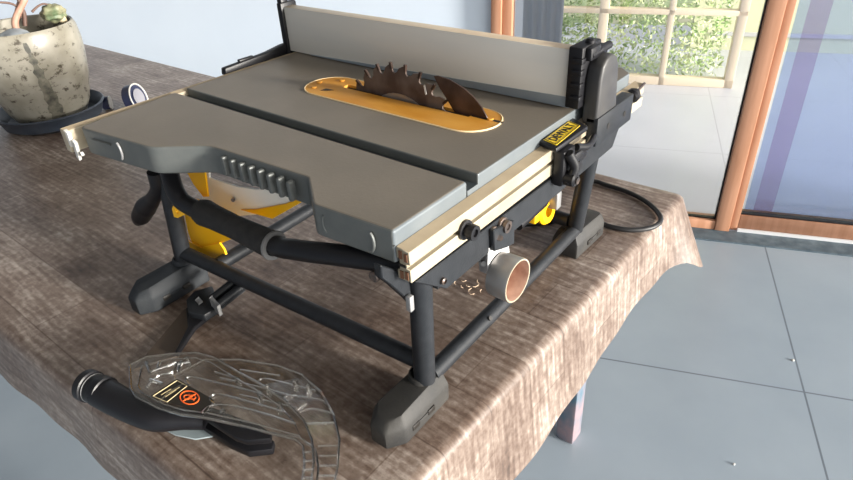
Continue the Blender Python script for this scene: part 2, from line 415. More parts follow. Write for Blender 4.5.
# garden foliage, thousands of leaves nobody could count
bm = new(); rnd = random.Random(7)
for i in range(16000):
    u = rnd.uniform(-.12, 1.5); dd = -1.85 - min(.6, abs(rnd.gauss(0, .22))); z = rnd.uniform(FZ, .1)
    if dd < -2.45 and u < .1: continue
    if rnd.random() < .28 + .25 * math.sin(u * 7.1 + z * 9): continue
    c = rm(u, dd, z); s = rnd.uniform(.008, .024)
    q = Matrix.Rotation(rnd.uniform(0, 6.28), 3, 'Z') @ Matrix.Rotation(rnd.uniform(-1.2, 1.2), 3, 'X') @ Matrix.Rotation(rnd.uniform(0, 6.28), 3, 'Y')
    vs = [bm.verts.new(c + q @ Vector(p) * s) for p in ((-1, 0, 0), (0, -.45, .12), (1, 0, 0), (0, .45, .12))]
    bm.faces.new(vs)
me = bpy.data.meshes.new('garden_foliage'); bm.to_mesh(me); bm.free(); me.materials.append(LEAF)
o = bpy.data.objects.new('garden_foliage', me); COL.objects.link(o); o.location = (0, 0, ZS)
tag(o, 'sunlit green garden foliage seen through the glass', 'foliage', kind='stuff')

# ================================================================== WORKTABLE + CLOTH
base = (.22, 1.3, FZ)
tb = thing('worktable', 'large table hidden under the wood print cloth with a worn blue leg', 'table', base)
obj('tabletop', prism(z3([(-.175, -.03), (.695, -.045), (.645, 2.9), (-.27, 2.9)], TZ - .035), (0, 0, .032)), DARKW, tb)
o = None
for i, (lx, ly) in enumerate(((.698, .106), (-.14, .03), (.60, 2.8), (-.2, 2.8))):
    a = .024
    bm = prism(z3([(lx - a, ly - a), (lx + a, ly - a), (lx + a, ly + a), (lx - a, ly + a)], FZ), (-.016 if lx > .6 else .016, 0, TZ - .035 - FZ), b=.004)
    for v in bm.verts:
        if v.co.z > FZ + .3: pass
    lg = obj('leg', bm, PAINT, tb)
    if i == 0: lg['label'] = 'worn blue painted leg'

def cloth():
    cor = [(-.185, -.045), (.712, -.062), (.660, 2.93), (-.285, 2.93)]
    loop = rounded(cor, .022, 5)
    # subdivide
    P = []
    for i in range(len(loop)):
        a = Vector(loop[i]); b = Vector(loop[(i + 1) % len(loop)]); n = max(1, int((b - a).length / .012))
        for k in range(n):
            q_ = a + (b - a) * k / n
            if not P or (q_ - P[-1]).length > 1e-4: P.append(q_)
    n = len(P); c = Vector((.22, 1.4)); bm = new(); uvl = bm.loops.layers.uv.new('print')
    nor = []
    for i in range(n):
        t = (P[(i + 1) % n] - P[i - 1]).normalized(); nor.append(Vector((t.y, -t.x)))
    for _ in range(3): nor = [(nor[i - 1] + nor[i] * 2 + nor[(i + 1) % n]).normalized() for i in range(n)]
    arcl = [0]
    for i in range(n): arcl.append(arcl[-1] + (P[(i + 1) % n] - P[i]).length)
    def drop(p):
        if p.y < .0:                                # side facing the camera's right
            xs = [(-.3, .17), (-.18, .17), (.13, .172), (.3, .140), (.55, .108), (.66, .110), (.72, .155), (.8, .155)]
            for (a, va), (b, vb) in zip(xs, xs[1:]):
                if a <= p.x <= b: t = (p.x - a) / (b - a); t = t * t * (3 - 2 * t); return va + (vb - va) * t
        return .098 + .008 * math.sin(p.y * 4)
    rings = []; uvs = {}
    prof = [(-.014, 0, -.014), (-.007, -.0012, -.007), (-.0015, -.005, 0), (.001, -.011, .007)]
    for off, z, s in prof:
        R = []
        for i in range(n):
            q = P[i] + nor[i] * off; v = bm.verts.new((q.x, q.y, TZ + z)); R.append(v)
            q2 = P[i] + nor[i] * s; uvs[v] = (q2.y, q2.x)
        rings.append(R)
    K = 9
    for k in range(1, K + 1):
        f = k / K; R = []
        for i in range(n):
            L = drop(P[i]); s = arcl[i]
            wv = .0022 * math.sin(s * 17) + .0012 * math.sin(s * 51 + 1)
            cornb = math.exp(-((P[i] - Vector(cor[1])).length / .05) ** 2)
            q = P[i] + nor[i] * (.001 + f * (.012 + wv) + cornb * .045 * f)
            v = bm.verts.new((q.x, q.y, TZ - .011 - (L - .011) * f)); R.append(v)
            q2 = P[i] + nor[i] * (.007 + (L - .011) * f); uvs[v] = (q2.y, q2.x)
        rings.append(R)
    for a, b in zip(rings, rings[1:]):
        for i in range(n): bm.faces.new((a[i], b[i], b[(i + 1) % n], a[(i + 1) % n]))
    # flat top with gentle creases
    prev = rings[0]
    for k in (.97, .8, .6, .4, .2):
        R = []
        for i in range(n):
            q = c + (P[i] + nor[i] * -.014 - c) * k; v = bm.verts.new((q.x, q.y, TZ)); R.append(v); uvs[v] = (q.y, q.x)
        for i in range(n): bm.faces.new((R[i], prev[i], prev[(i + 1) % n], R[(i + 1) % n]))
        prev = R
    bm.faces.new(prev)
    for f in bm.faces:
        for l in f.loops: l[uvl].uv = uvs[l.vert]
    return bm
bm = cloth()
o = obj('tablecloth', bm, CLOTH, base=(.22, 1.3, TZ), angle=80)
tag(o, 'weathered brown wood print tablecloth draped over the table', 'tablecloth')

# ================================================================== TABLE SAW
saw = thing('table_saw', 'grey and black portable table saw standing on the wood print tablecloth', 'table saw', (.2, .25, TZ))
# --- casting with slot, blade opening
def seg(a, b, n): return [(a[0] + (b[0] - a[0]) * i / n, a[1] + (b[1] - a[1]) * i / n) for i in range(n)]
XF = .535
nearL = rounded([(0, 0), (.114, 0), (.114, .522), (-.036, .510), (-.019, .366), (.022, .309), (.024, .285), (.031, .146), (-.006, .098)],
                [.004, 0, 0, .012, .010, .012, .006, .004, .005], 5)
def skirt(poly, ztop, zbot):
    return prism(z3(poly, zbot), (0, 0, ztop - zbot), b=.003, seg=3)
cast = skirt(nearL, 0, -.036)
bm_mid = box(.114, .133, 0, .521, -.036, -.011); merge(cast, bm_mid)
ins_o = []
IX, IR = .2515, .0385
ins_o = [(IX + (x), y) for x, y in arc(0, .335, IR, 0, 180, 14)] + [(IX + x, y) for x, y in arc(0, .092, IR, 180, 360, 14)]
hole = [(IX + (x - IX) * .86, .2135 + (y - .2135) * .96) for x, y in ins_o]
right = prism(z3([(.133, 0), (.515, .0), (XF, .02), (XF, .521), (.133, .5215)], -.036), (0, 0, .036), holes=[z3(hole, -.036)], b=.0015, seg=2)
merge(cast, right)
for f in cast.faces:
    f.material_index = 0
bmesh.ops.recalc_face_normals(cast, faces=cast.faces)
for f in cast.faces:
    if f.normal.z > .95 and f.calc_center_median().z > -.002: f.material_index = 1
    elif f.normal.z > .95 and .1 < f.calc_center_median().x < .14: f.material_index = 2
    elif f.normal.y < -.6 and f.calc_center_median().y < .004: f.material_index = 3
table_top = obj('saw_top', cast, [CAST, TOPM, mat('slot_grey', (.07, .085, .095), .4, .4), MACH], saw, angle=12)
# finger ribs along the hand cut-out
for i in range(8):
    y = .165 + i * .0165
    obj('finger_rib', merge(box(.018, .0275, y - .0032, y + .0032, -.030, -.006, .0022), new()), CAST, table_top)
# moulded crescent marks on the skirt
def crescent(c, u, r, w):
    c = Vector(c); u = Vector(u).normalized(); z = Vector((0, 0, 1)); n = z.cross(u)
    return tube([c + (u * math.cos(a) * r * .55 + z * math.sin(a) * r) + n * 0 for a in [math.radians(-65 + 13 * k) for k in range(11)]], w, 8)
obj('skirt_mark', crescent((-.0035, .028, -.019), (0, -1, 0), .011, .0016), CAST, table_top)
obj('skirt_mark', crescent((-.0045, .082, -.019), (0, 1, 0), .011, .0016), CAST, table_top)
obj('skirt_mark', crescent((-.0288, .432, -.017), (.1, -1, 0), .012, .0016), CLIP, table_top)
obj('skirt_mark', tube([(-.0345, .485, -.012), (-.030, .445, -.012)], .0012, 8), CAST, table_top)

# --- throat plate
slot = [(.268, .318), (.268, .098), (.2555, .098), (.2555, .318)]
pl = prism(z3(ins_o, -.003), (0, 0, .0042), holes=[z3(slot, -.003)], b=0)
throat = obj('throat_plate', pl, PLATE, saw, angle=30)
edge = [Vector((x, y, .0012)) for x, y in ins_o]
obj('plate_rim', tube([Vector((IX + (p.x - IX) * 1.012, .2135 + (p.y - .2135) * 1.003, .0006)) for p in edge + edge[:2]], .0011, 6), mat('pale_rim', (.80, .62, .36), .5), throat)
obj('cast_seam', box(-.0005, .52, .0005, .0012, -.0168, -.0160), INK, table_top)
for sx, sy in ((.232, .352), (.252, .362), (.275, .338), (.262, .070)):
    obj('plate_screw', cyl((sx, sy, .0008), (sx, sy, .0030), .0042, 14, .0008), PLATE, throat)
obj('finger_hole', prism(z3([(.228, .334), (.238, .333), (.239, .318), (.232, .325)], .0010), (0, 0, .0006)), INK, throat)
obj('plate_slot_mark', box(.2590, .2640, .052, .096, .0010, .0016), INK, throat)

# --- blade
def blade_pts(R, nt, hook=.5):
    out = []
    for i in range(nt):
        a = 2 * math.pi * i / nt; d = 2 * math.pi / nt
        for t, r in ((0, R), (.18, R * .985), (.42, R * .955), (.58, R * .905), (.80, R * .880), (.93, R * .90), (.965, R * .96)):
            out.append((a + d * t, r))
    return out
BC = Vector((.2618, .214, -.057)); BR = .1045
bp = [(BC.x - .0012, BC.y + r * math.cos(-a), BC.z + r * math.sin(-a)) for a, r in blade_pts(BR, 26)]
bl = prism(bp, (.0024, 0, 0))
blade = obj('blade', bl, BLADE, saw, angle=30)
obj('blade_hub_plate', cyl((BC.x - .0022, BC.y, BC.z), (BC.x - .0008, BC.y, BC.z), .0655, 40), BLADE2, blade)
tt = new()
for i in range(26):
    a = -2 * math.pi * (i + .01) / 26
    p = BC + Vector((0, math.cos(a), math.sin(a))) * (BR * .978); r_ = Vector((0, math.cos(a), math.sin(a))); t_ = Vector((0, -math.sin(a), math.cos(a)))
    if p.z < -.03: continue
    obj('carbide_tip', obox(p, (.0017, 0, 0), r_ * .0045, t_ * .0016), KNIFE, blade)
obj('wood_sliver', obox((.2592, .168, .022), (.0006, 0, 0), Vector((0, .0012, .006)), Vector((0, .001, -.0006))), WHITE, blade)
# riving knife
rk = [at(434, 76, 0, .262), at(438, 75.5, 0, .262), at(450, 79.5, 0, .262), at(464, 88, 0, .262), at(474, 97, 0, .262), at(482, 107, 0, .262), at(488, 118, 0, .262), at(486, 121, 0, .262), at(455, 112.5, 0, .262), at(447, 99, 0, .262), at(440, 88, 0, .262)]
obj('riving_knife', prism([p - Vector((.001, 0, 0)) for p in rk], (.002, 0, 0), b=.0004, seg=1), KNIFE, saw)

# --- rip fence
ff = obj('rip_fence', box(.3455, .366, .006, .533, .0015, .0735, .0012), [FENCE, FTOP], saw)
for p in ff.data.polygons:
    if p.normal.z > .9: p.material_index = 1
def fx(*a): return obj(a[0], a[1], a[2], ff)
fx('fence_reflection', prism([(.3455, .48, .0016), (.3455, .48, .0026), (.3455, .008, .0150), (.3455, .008, .0016)], (-.0012, 0, 0)), FREFL)  # tapered bluish strip, paints a reflection along the bottom of the fence face
fx('fence_cap', merge(box(.340, .374, .532, .544, -.012, .080, .003), box(.345, .36, .536, .548, .06, .086, .003)), BLACK)
fx('front_hook', prism([(.352, .535, .014), (.335, .535, .014), (.300, .536, .009), (.215, .537, .005), (.213, .537, -.006), (.35, .537, -.006)], (0, .012, 0), b=.002), BLACK)
fx('hook_rib', box(.245, .275, .5385, .5465, .006, .0105, .002), BLACK)
# tall end block at the rear end
blk = box(.338, .388, -.008, .0105, .004, .079, .002)
for z in (.018, .034, .050, .064):
    merge(blk, box(.334, .345, -.010, .004, z - .004, z + .003, .001))
merge(blk, box(.345, .372, -.016, -.006, .062, .078, .003)); merge(blk, box(.380, .402, -.012, .004, .058, .071, .003))
merge(blk, cyl((.350, -.012, .068), (.402, -.012, .069), .005, 12)); merge(blk, cyl((.366, -.003, .066), (.366, -.003, .084), .006, 12, .002))
fx('end_block', blk, BLACK)
# rounded grey head
hd = [(.352, -.018), (.352, .040), (.356, .056), (.366, .064), (.380, .066), (.394, .060), (.402, .046), (.409, .0), (.412, -.018)]
fx('fence_head', prism([(x, -.028, z) for x, z in hd], (0, .021, 0), b=.004, seg=3), DARK)
# carriage under the head, along the rail
cr = box(.352, .462, -.030, -.0125, -.046, -.008, .002)
carr = obj('rail_carriage', cr, STEEL, saw)
for x in (.385, .435): obj('carriage_hole', cyl((x, -.0306, -.028), (x, -.0295, -.028), .004, 14), INK, carr)
# sticker plate lying over the rail
LZ = -.0095
sp = prism([at(x, y, 2, LZ - .007) for x, y in ((536, 145), (556, 154), (588, 131), (570, 121))], (0, 0, .007), b=.0025)
splate = obj('label_plate', sp, BLACK, saw)
LC = [at(x, y, 2, LZ) for x, y in ((543.5, 140), (556.3, 145.5), (580, 126), (568.5, 121))]
lab = obj('warning_label', prism(LC, (0, 0, .0006)), STICK, splate)
def text_mesh(name, s, size, loc, xdir, ydir, mt, parent, depth=.0004, sx=1.0):
    cu = bpy.data.curves.new('txt', 'FONT'); cu.body = s; cu.size = size; cu.extrude = depth / 2; cu.align_x = 'CENTER'; cu.align_y = 'CENTER'; cu.offset = size * .02
    t = bpy.data.objects.new('txt', cu); COL.objects.link(t)
    dg = bpy.context.evaluated_depsgraph_get(); me = bpy.data.meshes.new_from_object(t.evaluated_get(dg))
    bpy.data.objects.remove(t); bm = new(); bm.from_mesh(me); bpy.data.meshes.remove(me)
    X = Vector(xdir).normalized(); Y = Vector(ydir).normalized(); Z = X.cross(Y)
    for v in bm.verts: v.co = Vector(loc) + X * v.co.x * sx + Y * v.co.y + Z * v.co.z
    return obj(name, bm, mt, parent)
LM = sum(LC, Vector()) / 4; LX = (LC[2] - LC[1]).normalized()
text_mesh('lettering', 'DEWALT', .0150, LM + Vector((0, 0, .0009)), LX, Vector((0, 0, 1)).cross(LX), INK, lab, sx=(LC[2] - LC[1]).length / .072)
obj('label_border', tube([LM + (p - LM) * .95 + Vector((0, 0, .0007)) for p in LC + LC[:1]], .0005, 5), INK, lab)
# clamp lever hanging under the sticker plate
cl = box(.262, .292, -.032, -.017, -.064, -.018, .004)
merge(cl, tube([(.268, -.034, -.020), (.275, -.040, -.040), (.268, -.036, -.058)], .006, 10, curve=True))
merge(cl, tube([(.292, -.032, -.022), (.315, -.036, -.028), (.340, -.032, -.026)], .0045, 10, curve=True))
merge(cl, cyl((.272, -.045, -.054), (.272, -.016, -.054), .009, 16, .002)); merge(cl, cyl((.290, -.040, -.044), (.290, -.016, -.044), .006, 16, .001))
merge(cl, box(.296, .330, -.030, -.016, -.050, -.034, .003))
obj('clamp_lever', cl, BLACK, saw)
obj('clamp_pin', cyl((.272, -.047, -.054), (.272, -.044, -.054), .0045, 12), BOLT, saw)

# --- rear rail (extrusion with groove)
def rail_profile():
    # (y,z) closed, outer side y=-.0125
    return [(0.000, -.0170), (-.0155, -.0185), (-.0160, -.0325), (-.0110, -.0332), (-.0110, -.0370), (-.0160, -.0377), (-.0160, -.0520), (0.000, -.0520), (0.000, -.0420), (-.003, -.0415), (-.003, -.029), (0.000, -.029)]
rp = prism([(.0015, y, z) for y, z in rail_profile()], (.535, 0, 0), b=.0006, seg=1)
for f in rp.faces:
    c = f.calc_center_median()
    if f.normal.z > .8 and c.z > -.025: f.material_index = 1
    elif c.y < -.007 and -.0374 < c.z < -.0328: f.material_index = 2
rr = obj('rear_rail', rp, [RAIL, RAILTOP, GROOVE], saw)
for (y, z) in ((-.0115, -.0255), (-.0055, -.0240), (-.0115, -.0450), (-.0055, -.0460)):
    obj('end_hollow', box(.0005, .0019, y - .0018, y + .0018, z - .0042, z + .0042), mat('hollow_brown', (.14, .06, .03), .8), rr)
obj('end_hollow', box(.0005, .0019, -.0115, -.003, -.0365, -.0340), INK, rr)
# --- front rail
fr = prism([(-.050, y, z) for y, z in ((.522, -.004), (.534, -.002), (.535, -.034), (.522, -.034))], (.56, 0, 0), b=.001, seg=1)
for f in fr.faces: f.material_index = 1 if f.normal.z > .7 else 0
frr = obj('front_rail', fr, [RAIL, RAILTOP], saw)
obj('broken_end_cap', merge(merge(obox((-.047, .522, -.014), (.0025, 0, 0), (0, .005, .002), (0, -.002, .010), .001), obox((-.046, .513, -.029), (.0025, .001, 0), (0, .0035, .002), (0, -.003, .013), .001)), obox((-.044, .506, -.034), (.002, .0, 0), (.002, .006, -.003), (0, .001, .0022), .0008)), WHITE, frr)
# --- strap under the rear rail
st = prism([(.006, -.0115, -.0530), (.052, -.0115, -.0890), (.30, -.0115, -.0850), (.440, -.0115, -.0820), (.462, -.0115, -.0500), (.45, -.0115, -.0500), (.30, -.0115, -.0565)], (0, -.006, 0), b=.001, seg=1)
strap = obj('rail_strap', st, STEEL, saw)
obj('strap_flange', box(.045, .44, -.0115, .020, -.0885, -.0840, .001), STEEL, strap)
def knob(x, z, r, l, name='rail_knob', mt=BLACK, y=-.0175):
    o = obj(name, lathe([(0, 0), (r * 1.25, 0), (r * 1.25, .003), (r * .8, .004), (r * .8, l * .5), (r, l * .55), (r * .95, l), (r * .5, l), (r * .45, l * .8), (0, l * .8)], (x, y, z), (0, -1, 0), 18), mt, saw)
    return o
knob(.085, -.0360, .0085, .014, y=-.0160)
knob(.152, -.0640, .0075, .009, 'strap_bolt', BOLT); knob(.134, -.0630, .005, .005, 'strap_bolt', BOLT)
knob(.045, -.0740, .003, .002, 'strap_bolt', BOLT)
# far-end adjusting knob on its rod
obj('end_rod', cyl((.455, -.016, -.030), (.535, -.016, -.018), .0022, 10), BOLT, saw)
obj('end_knob', lathe([(0, 0), (.007, 0), (.010, .003), (.010, .009), (.006, .012), (.006, .017), (0, .017)], (.490, -.016, -.0248), (1, 0, .15), 16), BLACK, saw)
# left underside clamp below the rail end
ec = prism([at(x, y, 1, .012) for x, y in ((373, 262), (392, 268), (413, 292), (412, 308), (402, 298), (385, 283), (374, 275))], (0, -.010, 0), b=.001, seg=1)
obj('corner_bracket', ec, STEEL, saw)
obj('corner_bolt', cyl((-.004, .020, -.052), (-.012, .020, -.052), .006, 14, .001), BOLT, saw)
obj('corner_tab', obox(at(410, 303, 1, -.002), (.003, 0, 0), (0, .003, 0), (0, 0, .009), .0008), CLIP, saw)

# --- legs, tubes, feet
def leg(a, b, r=.0122): return obj('leg', tube([a, b], r, 22), STEEL, saw)
leg((.030, -.002, -.0565), (.043, .012, -.2300))
leg((.026, .436, -.034), (.020, .456, -.2300))
leg((.405, -.004, -.0560), (.428, .022, -.2300))
leg((.405, .455, -.034), (.430, .465, -.2300))
obj('lower_tube', tube([(.022, .452, -.205), (.047, .020, -.203)], .0105, 18), STEEL, saw)
obj('lower_tube', tube([(.052, .010, -.222), (.425, .020, -.222)], .0105, 18), STEEL, saw)
obj('lower_tube', tube([(.032, .380, -.205), (.43, .400, -.205)], .0105, 18), STEEL, saw)
obj('lower_tube', tube([(.425, .030, -.210), (.430, .460, -.210)], .0105, 18), STEEL, saw)
obj('tube_hole', cyl((.165, .0052, -.2150), (.165, .0030, -.2135), .003, 10), INK, saw)
def foot(cx, cy, sgn, L, mt):
    """rubber foot reaching from the leg socket outward along sgn*x"""
    x0 = cx - sgn * .022; x1 = cx + sgn * L
    out = [(x0, cy - .022), (x1 - sgn * .02, cy - .024), (x1, cy - .011), (x1, cy + .011), (x1 - sgn * .02, cy + .024), (x0, cy + .022)]
    ins = [(x0 + sgn * .003, cy - .015), (x1 - sgn * .022, cy - .017), (x1 - sgn * .009, cy - .008), (x1 - sgn * .009, cy + .008), (x1 - sgn * .022, cy + .017), (x0 + sgn * .003, cy + .015)]
    bm = new(); a = [bm.verts.new((x, y, TZ + .002)) for x, y in out]; a2 = [bm.verts.new((x, y, TZ + .027)) for x, y in out]; c = [bm.verts.new((x, y, TZ + (.045 if i in (0, 5) else .042 if i in (1, 4) else .036))) for i, (x, y) in enumerate(ins)]
    for p, q in ((a, a2), (a2, c)):
        for i in range(6): bm.faces.new((p[i], p[(i + 1) % 6], q[(i + 1) % 6], q[i]))
    bm.faces.new(a); bm.faces.new(c)
    bmesh.ops.recalc_face_normals(bm, faces=bm.faces)
    bev(bm, .0030, 2, 15)
    o = obj('rubber_foot', bm, mt, saw, angle=22)
    obj('foot_collar', lathe([(.0126, 0), (.0155, 0), (.0160, .003), (.0150, .009), (.0128, .010)], (cx, cy, TZ + .040), (0, 0, 1), 26), mt, o)
    for k in (.25, .72):
        xx = cx + sgn * (L - .02) * k
        obj('foot_slot', box(xx - .006, xx + .006, cy - .0248, cy - .0222, TZ + .013, TZ + .0205, .001), INK, o)
    obj('foot_ridge', box(min(cx + sgn * (L - .02) * .36, cx + sgn * (L - .02) * .62), max(cx + sgn * (L - .02) * .36, cx + sgn * (L - .02) * .62), cy - .0246, cy - .0225, TZ + .015, TZ + .019, .0008), mt, o)
    return o
foot(.043, .016, -1, .078, RUBBERD)
foot(.021, .458, -1, .090, RUBBER)
foot(.428, .026, 1, .088, RUBBERD)
foot(.430, .465, 1, .088, RUBBER)

# --- carry handle and grip
hx = -.004
obj('carry_handle', tube([(.030, .418, -.030), (.012, .398, -.046), (hx, .365, -.070), (hx, .330, -.080), (hx, .190, -.0790), (hx, .140, -.0700), (.004, .085, -.0600), (.020, .030, -.0560), (.030, .0, -.058)], .0115, 18, curve=True), BLACK, saw)
g = obj('handle_grip', lathe([(.012, 0), (.0150, .002), (.0168, .010), (.0152, .03), (.0142, .07), (.0150, .10), (.0160, .130), (.0155, .137), (.012, .138)], (hx, .319, -.0790), (0, -1, 0), 24), GRIP, saw)
obj('grip_ring', lathe([(.012, 0), (.0168, 0), (.0174, .0015), (.0168, .0035), (.012, .0035)], (hx, .181, -.0790), (0, -1, 0), 28), mat('ring_grey', (.12, .12, .12), .5), saw)
# --- bevel lock knob at the front
kx = .012
obj('front_knob', tube([at(154, 172, 0, kx), at(157, 188, 0, kx), at(153, 199, 0, kx), at(146, 207, 0, kx), at(141, 216, 0, kx), at(138, 221, 0, kx)], [.0095, .0090, .0105, .0150, .0140, .008], 18, curve=True), BLACK, saw)
obj('knob_boss', box(.004, .024, .462, .492, -.05, -.034, .004), STEEL, saw)

# --- yellow guard frame below the hand cut-out
yf = prism(px([(181, 198), (196, 200), (213, 208), (219, 214), (233, 221), (250, 231), (222, 243), (195, 253), (188, 232)], 0, .050), (.004, 0, 0))
merge(yf, prism(px([(186, 240), (201, 248), (219, 243), (224, 250), (228, 263), (205, 255), (190, 250)], 0, .046), (.003, .0, 0)))
yel = obj('yellow_frame', yf, YEL, saw)
ear = [at(px_, py_, 0, .006) for px_, py_ in ((172, 209), (173, 206), (183, 202), (190, 204), (190, 212), (178, 218), (174, 217))]
hc = at(177, 211.5, 0, .006)
obj('ear_tab', prism([p + Vector((-.020, 0, 0)) * 0 for p in ear], (.003, 0, 0), holes=[[hc + Vector((0, -.0035 * math.cos(a * .785), .0035 * math.sin(a * .785))) for a in range(8)]]), YEL, yel)
obj('yellow_wing', prism(px([(183, 165), (203, 160), (205, 173), (208, 197), (203, 197), (193, 184)], 0, .070), (.003, 0, 0), b=.0006, seg=1), YEL, saw)
pp = px([(198, 158), (207, 160), (209, 178), (222, 182), (238, 187), (256, 189.5), (270, 188), (285, 184), (305, 180), (318, 190), (302, 202), (285, 208), (262, 214), (240, 216), (217, 212), (203, 200)], 0, .095)
pan = obj('inner_panel', prism(pp, (.003, 0, 0)), PALE, saw)
obj('panel_strip', prism(px([(302, 197), (300, 203), (272, 219), (240, 210), (256, 209.5), (285, 204)], 0, .092), (.004, 0, 0), b=.0006, seg=1), YEL, saw)
obj('panel_screw', cyl(at(233, 200, 0, .094), at(233, 200, 0, .089), .003, 10), BOLT, saw)
# motor and trunnion housing under the top (mostly in shade)
obj('motor_housing', merge(box(.20, .33, .16, .40, -.135, -.036, .012), cyl((.30, .10, -.105), (.30, .36, -.105), .045, 28, .01)), DARK, saw)
mc = at(537, 209, 1, .06)
obj('motor_cap', merge(merge(lathe([(.010, 0), (.016, 0), (.021, .003), (.022, .010), (.019, .014), (.010, .014), (.010, 0)], mc + Vector((.012, 0, -.006)), (0, -1, .1), 24), box(mc.x - .022, mc.x - .004, .05, .09, mc.z - .014, mc.z + .010, .003)), tube([mc + Vector((.01, .02, 0)), mc + Vector((.03, -.01, .004)), mc + Vector((.04, .01, .018))], .004, 10)), YEL, saw)
obj('motor_stub', box(mc.x + .014, mc.x + .028, .035, .055, mc.z - .002, mc.z + .026, .002), CLIP, saw)
obj('motor_strut', tube([(.30, .05, -.160), (.36, .045, -.150), (.405, .06, -.155)], .010, 14), BLACK, saw)

# --- dust port and its bracket
pc0 = Vector((.143, .000, -.122)); pax = Vector((.0, -1, .0)); pc1 = pc0 + pax * .046; pc0 = pc1 - pax * .027
prt = obj('dust_port', lathe([(.0245, 0), (.0255, .001), (.0264, .025), (.0258, .027), (.0240, .027), (.0235, .025), (.0230, .002), (0, .001)], pc0, pax, 40, [0, 0, 0, 2, 1, 1, 1]), [PORT, PORTIN, RAIL], saw)
bk = prism([at(x, y, 1, -.0155) for x, y in ((487, 247), (507, 241), (508, 252), (500, 262), (490, 280), (486, 286))], (0, -.0025, 0), b=.001, seg=1)
obj('port_bracket', bk, BRKT, saw)
obj('port_tab', merge(prism([at(x, y, 1, -.004) for x, y in ((480, 250), (488, 246), (487, 274), (482, 272))], (0, .004, 0), b=.001), cyl(at(483.5, 264, 1, -.004), at(483.5, 264, 1, -.010), .003, 12)), CLIP, saw)
obj('port_hanger', prism([at(x, y, 1, -.018) for x, y in ((489, 229), (510, 219), (510, 242), (503, 246), (490, 250))], (0, -.006, 0), b=.001, seg=1), STEEL, saw)
obj('hanger_screw', cyl(at(500, 238, 1, -.024), at(500, 238, 1, -.026), .0035, 12), BOLT, saw)

# --- fold-out bracket at the near lower tube
fb = new()
T1, T2 = at(243, 280, 2, -.222), at(214, 303, 2, -.238)
D_ = (T1 - T2).normalized(); S_ = D_.cross(Vector((0, 0, 1))).normalized()
merge(fb, tube([T1 + S_ * .010, T2 + S_ * .010], .0062, 12)); merge(fb, tube([T1 - S_ * .010, T2 - S_ * .010], .0062, 12)); merge(fb, obox((T1 + T2) / 2 - Vector((0, 0, .006)), S_ * .014, D_ * .020, Vector((0, 0, .001))))
fld = obj('wrench_holder', fb, STEEL, saw)
obj('holder_clip', obox(at(216, 306, 2, -.236), S_ * .013, D_ * .002, Vector((0, 0, .008)), .0006), CLIP, fld)
obj('holder_base', prism([at(x, y, 2, -.255) for x, y in ((196, 297), (214, 292), (222, 312), (206, 322), (190, 318), (188, 306))], (0, 0, .012), b=.002), STEEL, fld)
obj('holder_pad', obox(at(199, 301, 2, -.240), S_ * .006, D_ * .003, Vector((0, 0, .001)), .0005), CLIP, fld)

# --- power cord looping behind the rear foot
cpts = [(.40, .30, TZ + .006), (.55, .22, TZ + .006)] + [at(x, y, 2, TZ + .005) for x, y in ((585, 181), (606, 185), (630, 193), (648, 203), (659, 214), (660, 222), (650, 228), (630, 230), (608, 226), (592, 219))] + [(.50, .075, TZ + .005), (.46, .11, TZ + .005), (.42, .13, TZ + .02), (.37, .12, -.20), (.33, .12, -.13)]
cb_ = tube(cpts, .0042, 10, curve=True)
for v in cb_.verts: v.co.z = max(v.co.z, TZ + .001)
obj('power_cord', cb_, CORD, saw)
c2 = [at(x, y, 2, TZ + .009) for x, y in ((575, 178), (582, 190), (583, 202), (576, 214))]
obj('power_cord', tube(c2, .0038, 10, curve=True), CORD, saw)

# ================================================================== BLADE GUARD (lying in front)
gd = thing('blade_guard', 'clear ribbed plastic blade guard with black arm lying on the tablecloth', 'blade guard', (-.09, .2, TZ))
ZU, ZL = TZ + .040, TZ + .006
up = px([(130, 365), (146, 357), (170, 354), (197, 353), (215, 358), (236, 371), (262, 385), (286, 402), (304, 421), (312, 440), (314, 462), (311, 484), (302, 484), (305, 462), (303, 446), (296, 440), (250, 428), (206, 418), (182, 415), (160, 409), (136, 397), (131, 388)], 2, ZU)
lo = px([(175, 378), (205, 362), (240, 362), (278, 368), (302, 377), (322, 395), (334, 417), (340, 442), (338, 470), (332, 500), (316, 500), (319, 470), (316, 452), (300, 440), (250, 432), (205, 420), (180, 402)], 2, ZL)
def sheet(pts, t=.0022): return prism(pts, (0, 0, t))
pu = obj('guard_shell', sheet(up), CLEAR, gd)
plw = obj('guard_shell', sheet(lo), CLEAR, gd)
def clp(pts): return [Vector(p) for p in pts]
obj('shell_rim', tube(clp(up) + [up[0]], .0014, 6), CLEARR, pu)
obj('shell_rim', tube([p + Vector((0, 0, .004)) for p in clp(lo)] + [lo[0] + Vector((0, 0, .004))], .0014, 6), CLEARR, plw)
inner = px([(142, 366), (172, 359), (196, 358), (212, 363), (232, 376), (258, 391), (280, 406), (294, 422), (300, 436), (252, 423), (208, 413), (184, 410), (163, 404), (142, 393), (138, 386)], 2, ZU + .002)
obj('shell_rim', tube(clp(inner) + [inner[0]], .0009, 6), CLEARR, pu)
